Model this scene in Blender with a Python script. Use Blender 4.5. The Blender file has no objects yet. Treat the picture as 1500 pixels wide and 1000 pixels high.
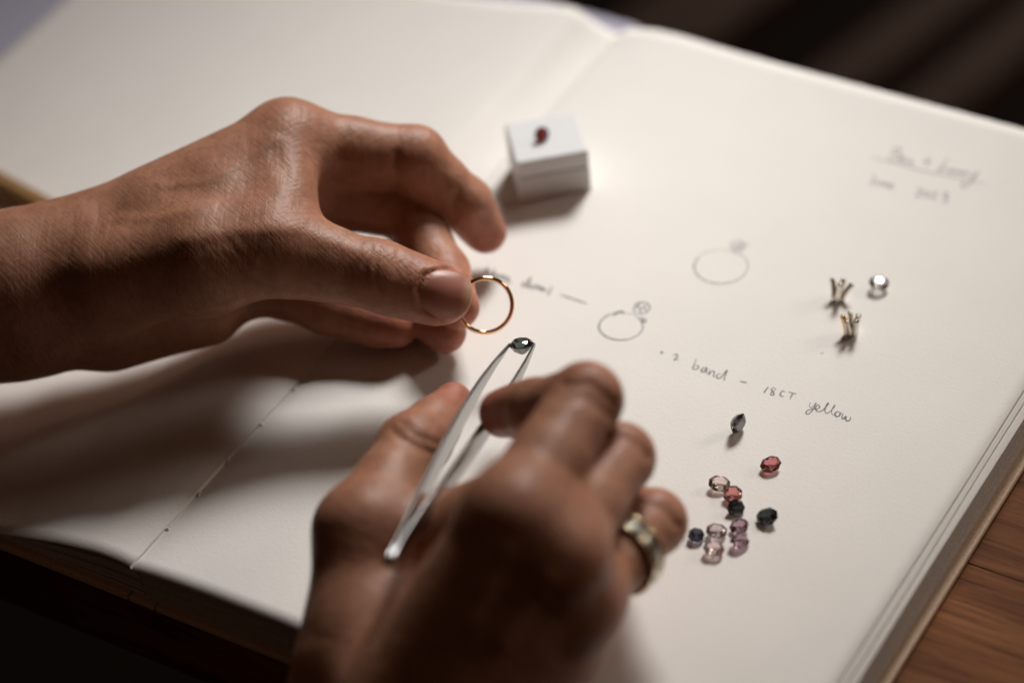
import bpy, bmesh, math, random
import numpy as np
from mathutils import Vector, Matrix

# ------------------------------------------------------------------ camera, light, exposure
scene = bpy.context.scene
COL = scene.collection
random.seed(7)
rng = np.random.default_rng(7)

CAM_LOC = Vector((0.00000, -0.66657, 0.58973))
CAM_R, CAM_U, CAM_F = Vector((0.993572, -0.075011, -0.084784)), Vector((0.113203, 0.658361, 0.744141)), Vector((0.000000, 0.748956, -0.662620))
cam_data = bpy.data.cameras.new("camera")
cam = bpy.data.objects.new("camera", cam_data)
COL.objects.link(cam)
cam.matrix_world = Matrix((
    (CAM_R.x, CAM_U.x, -CAM_F.x, CAM_LOC.x),
    (CAM_R.y, CAM_U.y, -CAM_F.y, CAM_LOC.y),
    (CAM_R.z, CAM_U.z, -CAM_F.z, CAM_LOC.z),
    (0, 0, 0, 1)))
cam_data.lens = 100.0
cam_data.sensor_width = 36.0
cam_data.clip_start = 0.01
cam_data.clip_end = 50.0
cam_data.dof.use_dof = True
cam_data.dof.focus_distance = 0.8482 - 0.003
cam_data.dof.aperture_fstop = 4.0
scene.camera = cam

world = bpy.data.worlds.new("World")
scene.world = world
world.use_nodes = True
bg = world.node_tree.nodes["Background"]
bg.inputs[0].default_value = (1.0, 0.56, 0.34, 1)
bg.inputs[1].default_value = 0.028

# one soft lamp behind the book, high and a little to the right, aimed at the middle of the spread
AIM = Vector((0.025, 0.065, 0.0))
EL, AZ = math.radians(45), math.radians(61)
LAMP = AIM + 1.3 * Vector((math.cos(EL) * math.cos(AZ), math.cos(EL) * math.sin(AZ), math.sin(EL)))
ld = bpy.data.lights.new("desk_lamp", 'SPOT')
ld.spot_size = math.radians(26.6)
ld.spot_blend = 1.0
ld.shadow_soft_size = 0.22
ld.energy = 117.0
ld.color = (1.0, 0.985, 0.965)
lamp = bpy.data.objects.new("desk_lamp", ld)
COL.objects.link(lamp)
lamp.location = LAMP
lamp.rotation_euler = (AIM - LAMP).to_track_quat('-Z', 'Y').to_euler()

# weaker spot low on the right, added to brighten the fore-edge and wood
AIM2 = Vector((0.21, -0.06, 0.0))
EL2, AZ2 = math.radians(27), math.radians(16)
ld2 = bpy.data.lights.new("fore_edge_fill", 'SPOT')
ld2.spot_size = math.radians(19)
ld2.spot_blend = 1.0
ld2.shadow_soft_size = 0.2
ld2.energy = 30.0
ld2.color = (1.0, 0.88, 0.78)
edge_fill = bpy.data.objects.new("fore_edge_fill", ld2)
COL.objects.link(edge_fill)
edge_fill.location = AIM2 + 1.3 * Vector((math.cos(EL2) * math.cos(AZ2), math.cos(EL2) * math.sin(AZ2), math.sin(EL2)))
edge_fill.rotation_euler = (AIM2 - edge_fill.location).to_track_quat('-Z', 'Y').to_euler()

# dim fill light added beyond the table to bring out the chair slats
rd = bpy.data.lights.new("slat_fill", 'POINT')
rd.energy = 11.0
rd.color = (1.0, 0.80, 0.66)
rd.shadow_soft_size = 0.15
room = bpy.data.objects.new("slat_fill", rd)
COL.objects.link(room)
room.location = (0.9, 2.0, 1.1)

scene.view_settings.view_transform = 'Standard'
scene.view_settings.look = 'None'
scene.view_settings.exposure = 0.0
scene.view_settings.gamma = 1.0
scene.view_settings.use_curve_mapping = False
cy = scene.cycles
cy.use_denoising = True
cy.max_bounces = 12
cy.transmission_bounces = 12
cy.transparent_max_bounces = 12
cy.caustics_reflective = True
cy.caustics_refractive = True
cy.blur_glossy = 0.6
cy.sample_clamp_indirect = 6.0

# ------------------------------------------------------------------ helpers
MM = 0.001

def tag(o, label=None, cat=None, group=None, kind=None):
    if label: o["label"] = label
    if cat: o["category"] = cat
    if group: o["group"] = group
    if kind: o["kind"] = kind
    return o

def link(name, mesh, mat=None, parent=None):
    o = bpy.data.objects.new(name, mesh)
    COL.objects.link(o)
    if mat and not mesh.materials: mesh.materials.append(mat)
    if parent: o.parent = parent
    return o

def empty(name, loc=(0, 0, 0), rz=0.0):
    o = bpy.data.objects.new(name, None)
    o.empty_display_size = 0.01
    COL.objects.link(o)
    o.location = loc
    o.rotation_euler = (0, 0, rz)
    return o

def mesh_from(name, verts, faces, smooth=False):
    m = bpy.data.meshes.new(name)
    m.from_pydata([tuple(v) for v in verts], [], faces)
    m.update()
    if smooth:
        m.polygons.foreach_set("use_smooth", [True] * len(m.polygons))
    return m

def bm_mesh(name, bm, smooth=False):
    m = bpy.data.meshes.new(name)
    bmesh.ops.recalc_face_normals(bm, faces=bm.faces[:])
    bm.to_mesh(m); bm.free()
    if smooth:
        m.polygons.foreach_set("use_smooth", [True] * len(m.polygons))
    return m

def box_bm(x0, x1, y0, y1, z0, z1, bevel=0.0, seg=2):
    bm = bmesh.new()
    r = bmesh.ops.create_cube(bm, size=1.0)
    for v in r['verts']:
        v.co = Vector(((x0 + x1) / 2 + v.co.x * (x1 - x0), (y0 + y1) / 2 + v.co.y * (y1 - y0), (z0 + z1) / 2 + v.co.z * (z1 - z0)))
    if bevel > 0:
        bmesh.ops.bevel(bm, geom=bm.edges[:], offset=bevel, segments=seg, affect='EDGES', profile=0.5)
    return bm

def tube(points, radii, seg=10, caps=True):
    """verts, faces of a tube along points"""
    P = [Vector(p) for p in points]
    V, F = [], []
    up = Vector((0.13, 0.21, 1)).normalized()
    for i, p in enumerate(P):
        t = (P[min(i + 1, len(P) - 1)] - P[max(i - 1, 0)]).normalized()
        a = t.cross(up)
        if a.length < 1e-4: a = t.cross(Vector((1, 0, 0)))
        a.normalize(); b = t.cross(a)
        r = radii[i] if hasattr(radii, '__len__') else radii
        for k in range(seg):
            an = 2 * math.pi * k / seg
            V.append(p + (a * math.cos(an) + b * math.sin(an)) * r)
    for i in range(len(P) - 1):
        for k in range(seg):
            F.append((i * seg + k, i * seg + (k + 1) % seg, (i + 1) * seg + (k + 1) % seg, (i + 1) * seg + k))
    if caps:
        F.append(tuple(range(seg))[::-1])
        F.append(tuple((len(P) - 1) * seg + k for k in range(seg)))
    return V, F

def catmull(pts, n=6):
    P = [np.array(p, float) for p in pts]
    if len(P) < 3: 
        return [P[0] + (P[-1] - P[0]) * t for t in np.linspace(0, 1, n + 1)]
    Q = [2 * P[0] - P[1]] + P + [2 * P[-1] - P[-2]]
    out = []
    for i in range(1, len(Q) - 2):
        for k in range(n):
            t = k / n
            out.append(0.5 * (2 * Q[i] + (Q[i + 1] - Q[i - 1]) * t + (2 * Q[i - 1] - 5 * Q[i] + 4 * Q[i + 1] - Q[i + 2]) * t * t + (3 * Q[i] - Q[i - 1] - 3 * Q[i + 1] + Q[i + 2]) * t ** 3))
    out.append(P[-1])
    return out

# ------------------------------------------------------------------ materials
def new_mat(name):
    m = bpy.data.materials.new(name)
    m.use_nodes = True
    return m, m.node_tree, m.node_tree.nodes["Principled BSDF"]

def N(nt, typ, **kw):
    n = nt.nodes.new(typ)
    for k, v in kw.items():
        if k in n.inputs: n.inputs[k].default_value = v
        else: setattr(n, k, v)
    return n

def ramp(nt, fac, stops):
    r = nt.nodes.new('ShaderNodeValToRGB')
    e = r.color_ramp.elements
    while len(e) < len(stops): e.new(0.5)
    for el, (p, c) in zip(e, stops):
        el.position = p; el.color = (*c, 1) if len(c) == 3 else c
    nt.links.new(fac, r.inputs[0])
    return r

def plain(name, col, rough=0.5, metal=0.0, bump=0.0, scale=400.0, var=0.0):
    m, nt, b = new_mat(name)
    b.inputs['Base Color'].default_value = (*col, 1)
    b.inputs['Roughness'].default_value = rough
    b.inputs['Metallic'].default_value = metal
    tc = N(nt, 'ShaderNodeTexCoord')
    if bump or var:
        n = N(nt, 'ShaderNodeTexNoise', Scale=scale, Detail=5.0)
        nt.links.new(tc.outputs['Object'], n.inputs['Vector'])
        if var:
            lo = tuple(c * (1 - var) for c in col); hi = tuple(min(1, c * (1 + var)) for c in col)
            r = ramp(nt, n.outputs[0], [(0.3, lo), (0.7, hi)])
            nt.links.new(r.outputs[0], b.inputs['Base Color'])
        if bump:
            bp = N(nt, 'ShaderNodeBump', Strength=bump, Distance=0.0002)
            nt.links.new(n.outputs[0], bp.inputs['Height'])
            nt.links.new(bp.outputs[0], b.inputs['Normal'])
    return m

def make_paper(name, col=(0.81, 0.768, 0.718)):
    m, nt, b = new_mat(name)
    b.inputs['Roughness'].default_value = 0.72
    b.inputs['Specular IOR Level'].default_value = 0.25
    tc = N(nt, 'ShaderNodeTexCoord')
    n1 = N(nt, 'ShaderNodeTexNoise', Scale=900.0, Detail=4.0, Roughness=0.62)
    n2 = N(nt, 'ShaderNodeTexNoise', Scale=2600.0, Detail=3.0, Roughness=0.6)
    n3 = N(nt, 'ShaderNodeTexNoise', Scale=40.0, Detail=3.0)
    for n in (n1, n2, n3): nt.links.new(tc.outputs['Object'], n.inputs['Vector'])
    mx = N(nt, 'ShaderNodeMix', data_type='FLOAT'); mx.inputs[0].default_value = 0.35
    nt.links.new(n1.outputs[0], mx.inputs[2]); nt.links.new(n2.outputs[0], mx.inputs[3])
    bp = N(nt, 'ShaderNodeBump', Strength=0.65, Distance=0.00022)
    nt.links.new(mx.outputs[0], bp.inputs['Height'])
    nt.links.new(bp.outputs[0], b.inputs['Normal'])
    r = ramp(nt, n3.outputs[0], [(0.3, tuple(c * 0.97 for c in col)), (0.7, col)])
    nt.links.new(r.outputs[0], b.inputs['Base Color'])
    return m

PAPER = make_paper("paper")
PAPER_EDGE = plain("paper_edge", (0.62, 0.55, 0.50), 0.85, bump=0.4, scale=1500, var=0.15)
BOARD = plain("cover_board", (0.66, 0.48, 0.34), 0.7, bump=0.5, scale=900, var=0.12)
THREAD = plain("thread", (0.82, 0.79, 0.72), 0.8, bump=0.5, scale=3000)
LAVENDER = plain("lavender_paper", (0.42, 0.40, 0.50), 0.8, var=0.05)

def make_graphite(name="graphite", k=1.0):
    m, nt, b = new_mat(name)
    tc = N(nt, 'ShaderNodeTexCoord')
    n = N(nt, 'ShaderNodeTexNoise', Scale=1800.0, Detail=3.0, Roughness=0.7)
    nt.links.new(tc.outputs['Object'], n.inputs['Vector'])
    r = ramp(nt, n.outputs[0], [(0.35, (0.05 * k, 0.047 * k, 0.045 * k)), (0.68, (0.26 * k, 0.25 * k, 0.235 * k))])
    nt.links.new(r.outputs[0], b.inputs['Base Color'])
    b.inputs['Roughness'].default_value = 0.55
    return m
GRAPHITE = make_graphite()
GRAPHITE_FAINT = make_graphite("faint_graphite", 1.9)

def make_wood():
    m, nt, b = new_mat("table_wood")
    tc = N(nt, 'ShaderNodeTexCoord')
    oi = N(nt, 'ShaderNodeObjectInfo')
    add = N(nt, 'ShaderNodeVectorMath', operation='ADD')
    sc_ = N(nt, 'ShaderNodeVectorMath', operation='SCALE'); sc_.inputs['Scale'].default_value = 3.0
    nt.links.new(oi.outputs['Random'], sc_.inputs[0])
    nt.links.new(tc.outputs['Object'], add.inputs[0]); nt.links.new(sc_.outputs[0], add.inputs[1])
    mp = N(nt, 'ShaderNodeMapping'); mp.inputs['Scale'].default_value = (9.0, 160.0, 60.0)
    nt.links.new(add.outputs[0], mp.inputs[0])
    n1 = N(nt, 'ShaderNodeTexNoise', Scale=1.0, Detail=6.0, Roughness=0.6, Distortion=0.6)
    nt.links.new(mp.outputs[0], n1.inputs['Vector'])
    mp2 = N(nt, 'ShaderNodeMapping'); mp2.inputs['Scale'].default_value = (40.0, 1100.0, 300.0)
    nt.links.new(add.outputs[0], mp2.inputs[0])
    n2 = N(nt, 'ShaderNodeTexNoise', Scale=1.0, Detail=3.0, Roughness=0.6)
    nt.links.new(mp2.outputs[0], n2.inputs['Vector'])
    n3 = N(nt, 'ShaderNodeTexNoise', Scale=14.0, Detail=2.0)
    nt.links.new(add.outputs[0], n3.inputs['Vector'])
    r1 = ramp(nt, n1.outputs[0], [(0.25, (0.08, 0.027, 0.010)), (0.5, (0.165, 0.063, 0.023)), (0.75, (0.27, 0.115, 0.046))])
    r2 = ramp(nt, n2.outputs[0], [(0.34, (0.45, 0.42, 0.40)), (0.5, (1, 1, 1))])
    mu = N(nt, 'ShaderNodeMix', data_type='RGBA', blend_type='MULTIPLY'); mu.inputs[0].default_value = 0.8
    nt.links.new(r1.outputs[0], mu.inputs[6]); nt.links.new(r2.outputs[0], mu.inputs[7])
    r3 = ramp(nt, n3.outputs[0], [(0.3, (0.7, 0.7, 0.7)), (0.7, (1.15, 1.1, 1.05))])
    mu2 = N(nt, 'ShaderNodeMix', data_type='RGBA', blend_type='MULTIPLY'); mu2.inputs[0].default_value = 1.0
    nt.links.new(mu.outputs[2], mu2.inputs[6]); nt.links.new(r3.outputs[0], mu2.inputs[7])
    mp4 = N(nt, 'ShaderNodeMapping'); mp4.inputs['Scale'].default_value = (120.0, 900.0, 300.0)
    nt.links.new(add.outputs[0], mp4.inputs[0])
    n4 = N(nt, 'ShaderNodeTexVoronoi', Scale=1.0); nt.links.new(mp4.outputs[0], n4.inputs['Vector'])
    r4 = ramp(nt, n4.outputs['Distance'], [(0.06, (0.35, 0.32, 0.30)), (0.16, (1, 1, 1))])
    mu3 = N(nt, 'ShaderNodeMix', data_type='RGBA', blend_type='MULTIPLY'); mu3.inputs[0].default_value = 0.7
    nt.links.new(mu2.outputs[2], mu3.inputs[6]); nt.links.new(r4.outputs[0], mu3.inputs[7])
    n5 = N(nt, 'ShaderNodeTexNoise', Scale=75.0, Detail=2.0); nt.links.new(add.outputs[0], n5.inputs['Vector'])
    r5 = ramp(nt, n5.outputs[0], [(0.24, (0.3, 0.27, 0.25)), (0.29, (1, 1, 1))])
    mu4 = N(nt, 'ShaderNodeMix', data_type='RGBA', blend_type='MULTIPLY'); mu4.inputs[0].default_value = 1.0
    nt.links.new(mu3.outputs[2], mu4.inputs[6]); nt.links.new(r5.outputs[0], mu4.inputs[7])
    nt.links.new(mu4.outputs[2], b.inputs['Base Color'])
    b.inputs['Roughness'].default_value = 0.6
    b.inputs['Specular IOR Level'].default_value = 0.06
    bp = N(nt, 'ShaderNodeBump', Strength=0.4, Distance=0.0003)
    nt.links.new(n2.outputs[0], bp.inputs['Height']); nt.links.new(bp.outputs[0], b.inputs['Normal'])
    return m
WOOD = make_wood()

def make_skin():
    m, nt, b = new_mat("skin")
    tc = N(nt, 'ShaderNodeTexCoord')
    at = N(nt, 'ShaderNodeAttribute', attribute_name="tint")
    nz = N(nt, 'ShaderNodeTexNoise', Scale=90.0, Detail=6.0, Roughness=0.6)
    nt.links.new(tc.outputs['Object'], nz.inputs['Vector'])
    base = ramp(nt, nz.outputs[0], [(0.25, (0.32, 0.140, 0.080)), (0.5, (0.395, 0.186, 0.110)), (0.75, (0.46, 0.235, 0.150))])
    red = N(nt, 'ShaderNodeMix', data_type='RGBA', blend_type='MIX')
    nt.links.new(at.outputs['Fac'], red.inputs[0])
    nt.links.new(base.outputs[0], red.inputs[6]); red.inputs[7].default_value = (0.45, 0.140, 0.090, 1)
    mot = N(nt, 'ShaderNodeTexNoise', Scale=320.0, Detail=4.0, Roughness=0.65)
    nt.links.new(tc.outputs['Object'], mot.inputs['Vector'])
    motr = ramp(nt, mot.outputs[0], [(0.32, (0.84, 0.80, 0.80)), (0.55, (1, 1, 1)), (0.75, (1.12, 1.04, 1.0))])
    mul = N(nt, 'ShaderNodeMix', data_type='RGBA', blend_type='MULTIPLY'); mul.inputs[0].default_value = 1.0
    nt.links.new(red.outputs[2], mul.inputs[6]); nt.links.new(motr.outputs[0], mul.inputs[7])
    nt.links.new(mul.outputs[2], b.inputs['Base Color'])
    b.inputs['Subsurface Weight'].default_value = 0.28
    b.inputs['Subsurface Radius'].default_value = (1.0, 0.35, 0.18)
    b.inputs['Subsurface Scale'].default_value = 0.0035
    b.inputs['Roughness'].default_value = 0.47
    b.inputs['Specular IOR Level'].default_value = 0.28
    # fine skin lines: a cell pattern stretched across the limb, broken up with noise
    at2 = N(nt, 'ShaderNodeAttribute', attribute_name="skin_uv")
    ds = N(nt, 'ShaderNodeTexNoise', Scale=260.0, Detail=3.0)
    nt.links.new(tc.outputs['Object'], ds.inputs['Vector'])
    dsv = N(nt, 'ShaderNodeVectorMath', operation='SCALE'); dsv.inputs['Scale'].default_value = 0.0011
    nt.links.new(ds.outputs['Color'], dsv.inputs[0])
    ad = N(nt, 'ShaderNodeVectorMath', operation='ADD')
    nt.links.new(at2.outputs['Vector'], ad.inputs[0]); nt.links.new(dsv.outputs[0], ad.inputs[1])
    fields = []
    for ang, sc, w in ((0, (560.0, 70.0, 70.0), 0.9), (34, (1050.0, 170.0, 170.0), 0.75), (-31, (1050.0, 170.0, 170.0), 0.75), (3, (1900.0, 900.0, 900.0), 0.35)):
        rot = N(nt, 'ShaderNodeMapping'); rot.inputs['Rotation'].default_value = (math.radians(ang * 0.5), math.radians(ang), math.radians(ang))
        nt.links.new(ad.outputs[0], rot.inputs[0])
        scl = N(nt, 'ShaderNodeMapping'); scl.inputs['Scale'].default_value = sc
        nt.links.new(rot.outputs[0], scl.inputs[0])
        nz_ = N(nt, 'ShaderNodeTexNoise', Scale=1.0, Detail=2.0, Roughness=0.5)
        nt.links.new(scl.outputs[0], nz_.inputs['Vector'])
        rr = ramp(nt, nz_.outputs[0], [(0.36, (0, 0, 0)), (0.56, (1, 1, 1))])
        mm = N(nt, 'ShaderNodeMath', operation='MULTIPLY'); mm.inputs[1].default_value = w
        nt.links.new(rr.outputs[0], mm.inputs[0]); fields.append(mm)
    tot = fields[0]
    for f_ in fields[1:]:
        s_ = N(nt, 'ShaderNodeMath', operation='ADD')
        nt.links.new(tot.outputs[0], s_.inputs[0]); nt.links.new(f_.outputs[0], s_.inputs[1]); tot = s_
    s3 = tot
    bp = N(nt, 'ShaderNodeBump', Strength=0.5, Distance=0.00011)
    nt.links.new(s3.outputs[0], bp.inputs['Height']); nt.links.new(bp.outputs[0], b.inputs['Normal'])
    return m
SKIN = make_skin()

def make_nail():
    m, nt, b = new_mat("fingernail")
    at = N(nt, 'ShaderNodeAttribute', attribute_name="along")
    r = ramp(nt, at.outputs['Fac'], [(0.0, (0.44, 0.21, 0.15)), (0.16, (0.36, 0.14, 0.095)), (0.78, (0.37, 0.135, 0.09)), (0.92, (0.50, 0.29, 0.18)), (1.0, (0.56, 0.37, 0.23))])
    nt.links.new(r.outputs[0], b.inputs['Base Color'])
    b.inputs['Roughness'].default_value = 0.42
    b.inputs['Subsurface Weight'].default_value = 0.3
    b.inputs['Subsurface Scale'].default_value = 0.0015
    b.inputs['Subsurface Radius'].default_value = (1, 0.4, 0.25)
    return m
NAIL = make_nail()

STEEL = plain("brushed_steel", (0.43, 0.425, 0.42), 0.24, 1.0, bump=0.25, scale=700)
SILVER = plain("polished_silver", (0.70, 0.665, 0.59), 0.14, 1.0)
GOLD_STEEL = plain("gold_tinted_silver", (0.66, 0.38, 0.13), 0.2, 1.0)
ROSE_GOLD = plain("rose_gold", (0.86, 0.50, 0.27), 0.13, 1.0)
PALE_GOLD = plain("pale_gold", (0.74, 0.62, 0.40), 0.22, 1.0)
WHITE_GOLD = plain("white_gold", (0.72, 0.68, 0.58), 0.24, 1.0)
BOX_WHITE = plain("white_card", (0.66, 0.66, 0.655), 0.55, bump=0.15, scale=800)
BOX_BODY = plain("white_card_base", (0.62, 0.60, 0.585), 0.6, bump=0.15, scale=800)
PENCIL_PAINT = plain("pencil_paint", (0.36, 0.20, 0.075), 0.35)
PENCIL_WOOD = plain("pencil_cedar", (0.55, 0.36, 0.20), 0.7, var=0.2, scale=600)

def gem_mat(name, col, rough=0.0, ior=1.76):
    m, nt, b = new_mat(name)
    b.inputs['Base Color'].default_value = (*col, 1)
    b.inputs['Transmission Weight'].default_value = 1.0
    b.inputs['Roughness'].default_value = rough
    b.inputs['IOR'].default_value = ior
    return m

# ------------------------------------------------------------------ setting: floor, slatted chair beyond the table, table
bm = bmesh.new()
bmesh.ops.create_grid(bm, x_segments=2, y_segments=2, size=6.0)
floor = link("floor", bm_mesh("floor", bm), plain("dark_floor", (0.016, 0.010, 0.008), 0.7, var=0.3, scale=6))
floor.location = (0, 0, -0.76)
tag(floor, "dark floor below the table", "floor", kind="structure")

YAW = math.radians(-34.65)
BOOK_O = Vector((-0.11791, -0.08017, 0.00000))
TABLE_Z = -17.0

table = empty("table", (BOOK_O.x, BOOK_O.y, 0), YAW)
tag(table, "brown wooden plank table under the sketchbook", "table")
for y0, y1 in ((1.5, 121.42), (121.58, 249.7), (249.86, 311.0)):
    p = link("plank", bm_mesh("plank", box_bm(-300 * MM, 430 * MM, y0 * MM, y1 * MM, (TABLE_Z - 26) * MM, TABLE_Z * MM, 0.3 * MM)), WOOD, table)

# ------------------------------------------------------------------ sketchbook (local axes: x across the spread, y along the gutter)
book = empty("sketchbook", BOOK_O, YAW)
tag(book, "open cream sketchbook with pencil ring sketches and handwritten notes", "sketchbook")

UU = np.linspace(0, 212, 849)
def prof(us, zs):
    z = np.interp(UU, us, zs)
    k = np.ones(13) / 13
    zp = np.pad(z, 6, mode='edge')
    return np.convolve(zp, k, mode='valid')
RN = prof([0, 5, 12, 27, 41, 54, 75, 100, 212], [-0.2, 0.6, 1.2, 2.0, 2.2, 2.3, 1.5, 0.3, 0])
RF = prof([0, 3.3, 14.5, 25, 47, 65, 212], [-5.2, -1.8, 0.5, 1.0, 0.2, 0, 0])
LN = prof([0, 5, 13, 26, 37, 51, 65, 85, 212], [0.6, 1.5, 1.2, -1.3, -4.2, -8.0, -9.8, -10.4, -10.5])
LF = prof([0, 5, 10.7, 14.7, 18.8, 30, 45, 75, 95, 212], [-5.6, -5.0, -2.8, -0.4, 1.1, -0.9, -4.4, -9.6, -10.4, -10.5])
def zpage(u, v):
    a = np.abs(u); t = np.clip(v / 297.0, 0, 1) ** 1.5
    zr = np.interp(a, UU, RN) * (1 - t) + np.interp(a, UU, RF) * t
    zl = np.interp(a, UU, LN) * (1 - t) + np.interp(a, UU, LF) * t
    z = np.where(u >= 0, zr, zl)
    return z - 0.15 * np.exp(-(a / 0.35) ** 2) + 0.10 * np.sin(u * 0.05 + 1.0) * np.sin(v * 0.031)

def leaf(name, us, zfun, thick=0.18, nv=64, wob=0.0, v0=0.0, v1=297.0):
    nu = len(us)
    vs = np.linspace(v0, v1, nv)
    ph = random.uniform(0, 6)
    V, F = [], []
    for lay in (0, 1):
        for i, u_ in enumerate(us):
            for j, v_ in enumerate(vs):
                e = wob * math.sin(v_ * 0.045 + ph) * (1 if i == nu - 1 else 0)
                z = float(zfun(u_, v_)) - lay * thick
                V.append(((u_ + e) * MM, v_ * MM, z * MM))
    n = nu * nv
    for i in range(nu - 1):
        for j in range(nv - 1):
            a = i * nv + j
            F.append((a, a + nv, a + nv + 1, a + 1))
            F.append((n + a, n + a + 1, n + a + nv + 1, n + a + nv))
    def rim(idx):
        for a, b in zip(idx, idx[1:]): F.append((a, b, n + b, n + a))
    rim([i * nv for i in range(nu)]); rim([(nu - 1) * nv + j for j in range(nv)])
    rim([i * nv + nv - 1 for i in range(nu)][::-1]); rim([j for j in range(nv)][::-1])
    m = mesh_from(name, V, F, smooth=False)
    bmx = bmesh.new(); bmx.from_mesh(m); bmesh.ops.recalc_face_normals(bmx, faces=bmx.faces[:]); bmx.to_mesh(m); bmx.free()
    sm = [len(p.vertices) == 4 and abs(p.normal.z) > 0.4 for p in m.polygons]
    m.polygons.foreach_set("use_smooth", sm)
    return m

us_fine = np.concatenate([np.linspace(0.0, 4, 16), np.linspace(4.6, 60, 50), np.linspace(62, 203, 30)])
link("leaf", leaf("leaf_top", us_fine, zpage, wob=0.15), PAPER, book)
link("leaf", leaf("leaf_left", -us_fine * (207.0 / 203.0), zpage, wob=0.1), PAPER, book)
us_c = np.concatenate([np.linspace(0.6, 60, 24), np.linspace(66, 205.0, 14)])
link("leaf", leaf("leaf_second", us_c, lambda u, v: zpage(u, v) - 0.25 - 0.55 * (u / 205) ** 3, wob=0.2, nv=40), PAPER, book)
us_d = np.concatenate([np.linspace(0.8, 60, 24), np.linspace(66, 207.2, 14)])
link("leaf", leaf("leaf_third", us_d, lambda u, v: zpage(u, v) - 0.55 - 0.95 * (u / 207) ** 3, wob=0.15, nv=40), PAPER, book)

def page_block(name, sgn, n, edge, ztop_off, zbot):
    V, F = [], []
    us = np.concatenate([np.linspace(0.25, 60, 14), np.linspace(75, edge, 6)])
    for i in range(n):
        t = i / (n - 1)
        ju = random.uniform(-0.42, 0.12); jv = random.uniform(2.2, 3.2)
        th = 0.80 * abs(zbot + 2) / n
        base = len(V)
        for lay in (0, 1):
            for k, u_ in enumerate(us):
                for v_ in (0 + jv, 75, 150, 225, 297 - jv):
                    zt = float(zpage(sgn * u_, v_)) - ztop_off
                    z = zt * (1 - t) + zbot * t - lay * th
                    V.append((sgn * (u_ + (ju if k == len(us) - 1 else 0)) * MM, v_ * MM, z * MM))
        m_ = len(us) * 5
        for k in range(len(us) - 1):
            for j in range(4):
                a = base + k * 5 + j
                F.append((a, a + 5, a + 6, a + 1)); F.append((m_ + a, m_ + a + 1, m_ + a + 6, m_ + a + 5))
            a = base + k * 5
            F.append((a, a + m_, a + m_ + 5, a + 5)); a += 4; F.append((a, a + 5, a + m_ + 5, a + m_))
        for j in range(4):
            a = base + (len(us) - 1) * 5 + j
            F.append((a, a + m_, a + m_ + 1, a + 1))
    m = mesh_from(name, V, F)
    bmx = bmesh.new(); bmx.from_mesh(m); bmesh.ops.recalc_face_normals(bmx, faces=bmx.faces[:]); bmx.to_mesh(m); bmx.free()
    return m
pb = link("page_block", page_block("page_block", 1, 38, 207.1, 1.9, -14.2), PAPER_EDGE, book); tag(pb, kind="stuff")
pb = link("page_block", page_block("page_block_thin", -1, 7, 204.5, 0.9, -13.4), PAPER_EDGE, book); tag(pb, kind="stuff")
link("cover_board", bm_mesh("cover_board", box_bm(5 * MM, 210.3 * MM, 0.5 * MM, 300 * MM, -16.9 * MM, -14.55 * MM, 0.6 * MM, 3)), BOARD, book)
link("cover_board", bm_mesh("cover_board", box_bm(-207.0 * MM, -5 * MM, 0.5 * MM, 300 * MM, -16.8 * MM, -13.9 * MM, 0.6 * MM, 3)), BOARD, book)
link("spine", bm_mesh("spine", box_bm(-4.6 * MM, 4.6 * MM, 0.5 * MM, 300 * MM, -16.8 * MM, -14.6 * MM, 0.5 * MM, 2)), BOARD, book)

# sewing thread showing in the gutter
for (gu, gv) in ((-1.05, 17.99), (-0.44, 34.09), (0.12, 49.55), (0.66, 68.01), (0.60, 85.98)):
    V, F = [], []
    for s in range(6):
        pts = []
        for k in range(6):
            t = k / 5 - 0.5
            du = t * random.uniform(0.8, 2.2); dv = t * random.uniform(-2.6, 2.6) + random.uniform(-0.3, 0.3)
            pts.append(((du) * MM, (gv + dv) * MM, (float(zpage(0.9, gv)) + 0.0 + 0.36 * (1 - 4 * t * t) * random.uniform(0.5, 1.1)) * MM))
        v_, f_ = tube(pts, 0.13 * MM, 6)
        b0 = len(V); V += v_; F += [tuple(x + b0 for x in f) for f in f_]
    link("thread_stitch", mesh_from("thread_stitch", V, F, True), THREAD, book)
V, F = tube([(0, t * MM, (float(zpage(0.0, t)) - 0.02) * MM) for t in np.linspace(1, 290, 120)], 0.10 * MM, 6)
link("gutter_thread", mesh_from("gutter_thread", V, F, True), THREAD, book)

# pencil strokes: thin graphite ribbons lying on the paper
def strokes(name, polys, width, label=None, lift=0.045, smooth=True, mat=None):
    V, F = [], []
    for pl in polys:
        pts = catmull(pl, 7) if smooth else [np.array(p, float) for p in pl]
        pts = [p[:2] for p in pts]
        L = len(pts); base = len(V)
        w0 = width * random.uniform(0.85, 1.15)
        for i, p in enumerate(pts):
            t = pts[min(i + 1, L - 1)] - pts[max(i - 1, 0)]
            t = t / (np.linalg.norm(t) + 1e-9); nrm = np.array([-t[1], t[0]])
            e = min(1, 0.45 + 2.2 * min(i, L - 1 - i) / L)
            w = w0 * e * random.uniform(0.85, 1.15) * 0.5
            for s in (-1, 1):
                q = p + nrm * w * s
                V.append((q[0] * MM, q[1] * MM, (float(zpage(q[0], q[1])) + lift) * MM))
        for i in range(L - 1):
            a = base + 2 * i; F.append((a, a + 2, a + 3, a + 1))
    m = mesh_from(name, V, F)
    o = link(name, m, mat or GRAPHITE, book)
    if label: o["label"] = label
    return o

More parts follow.
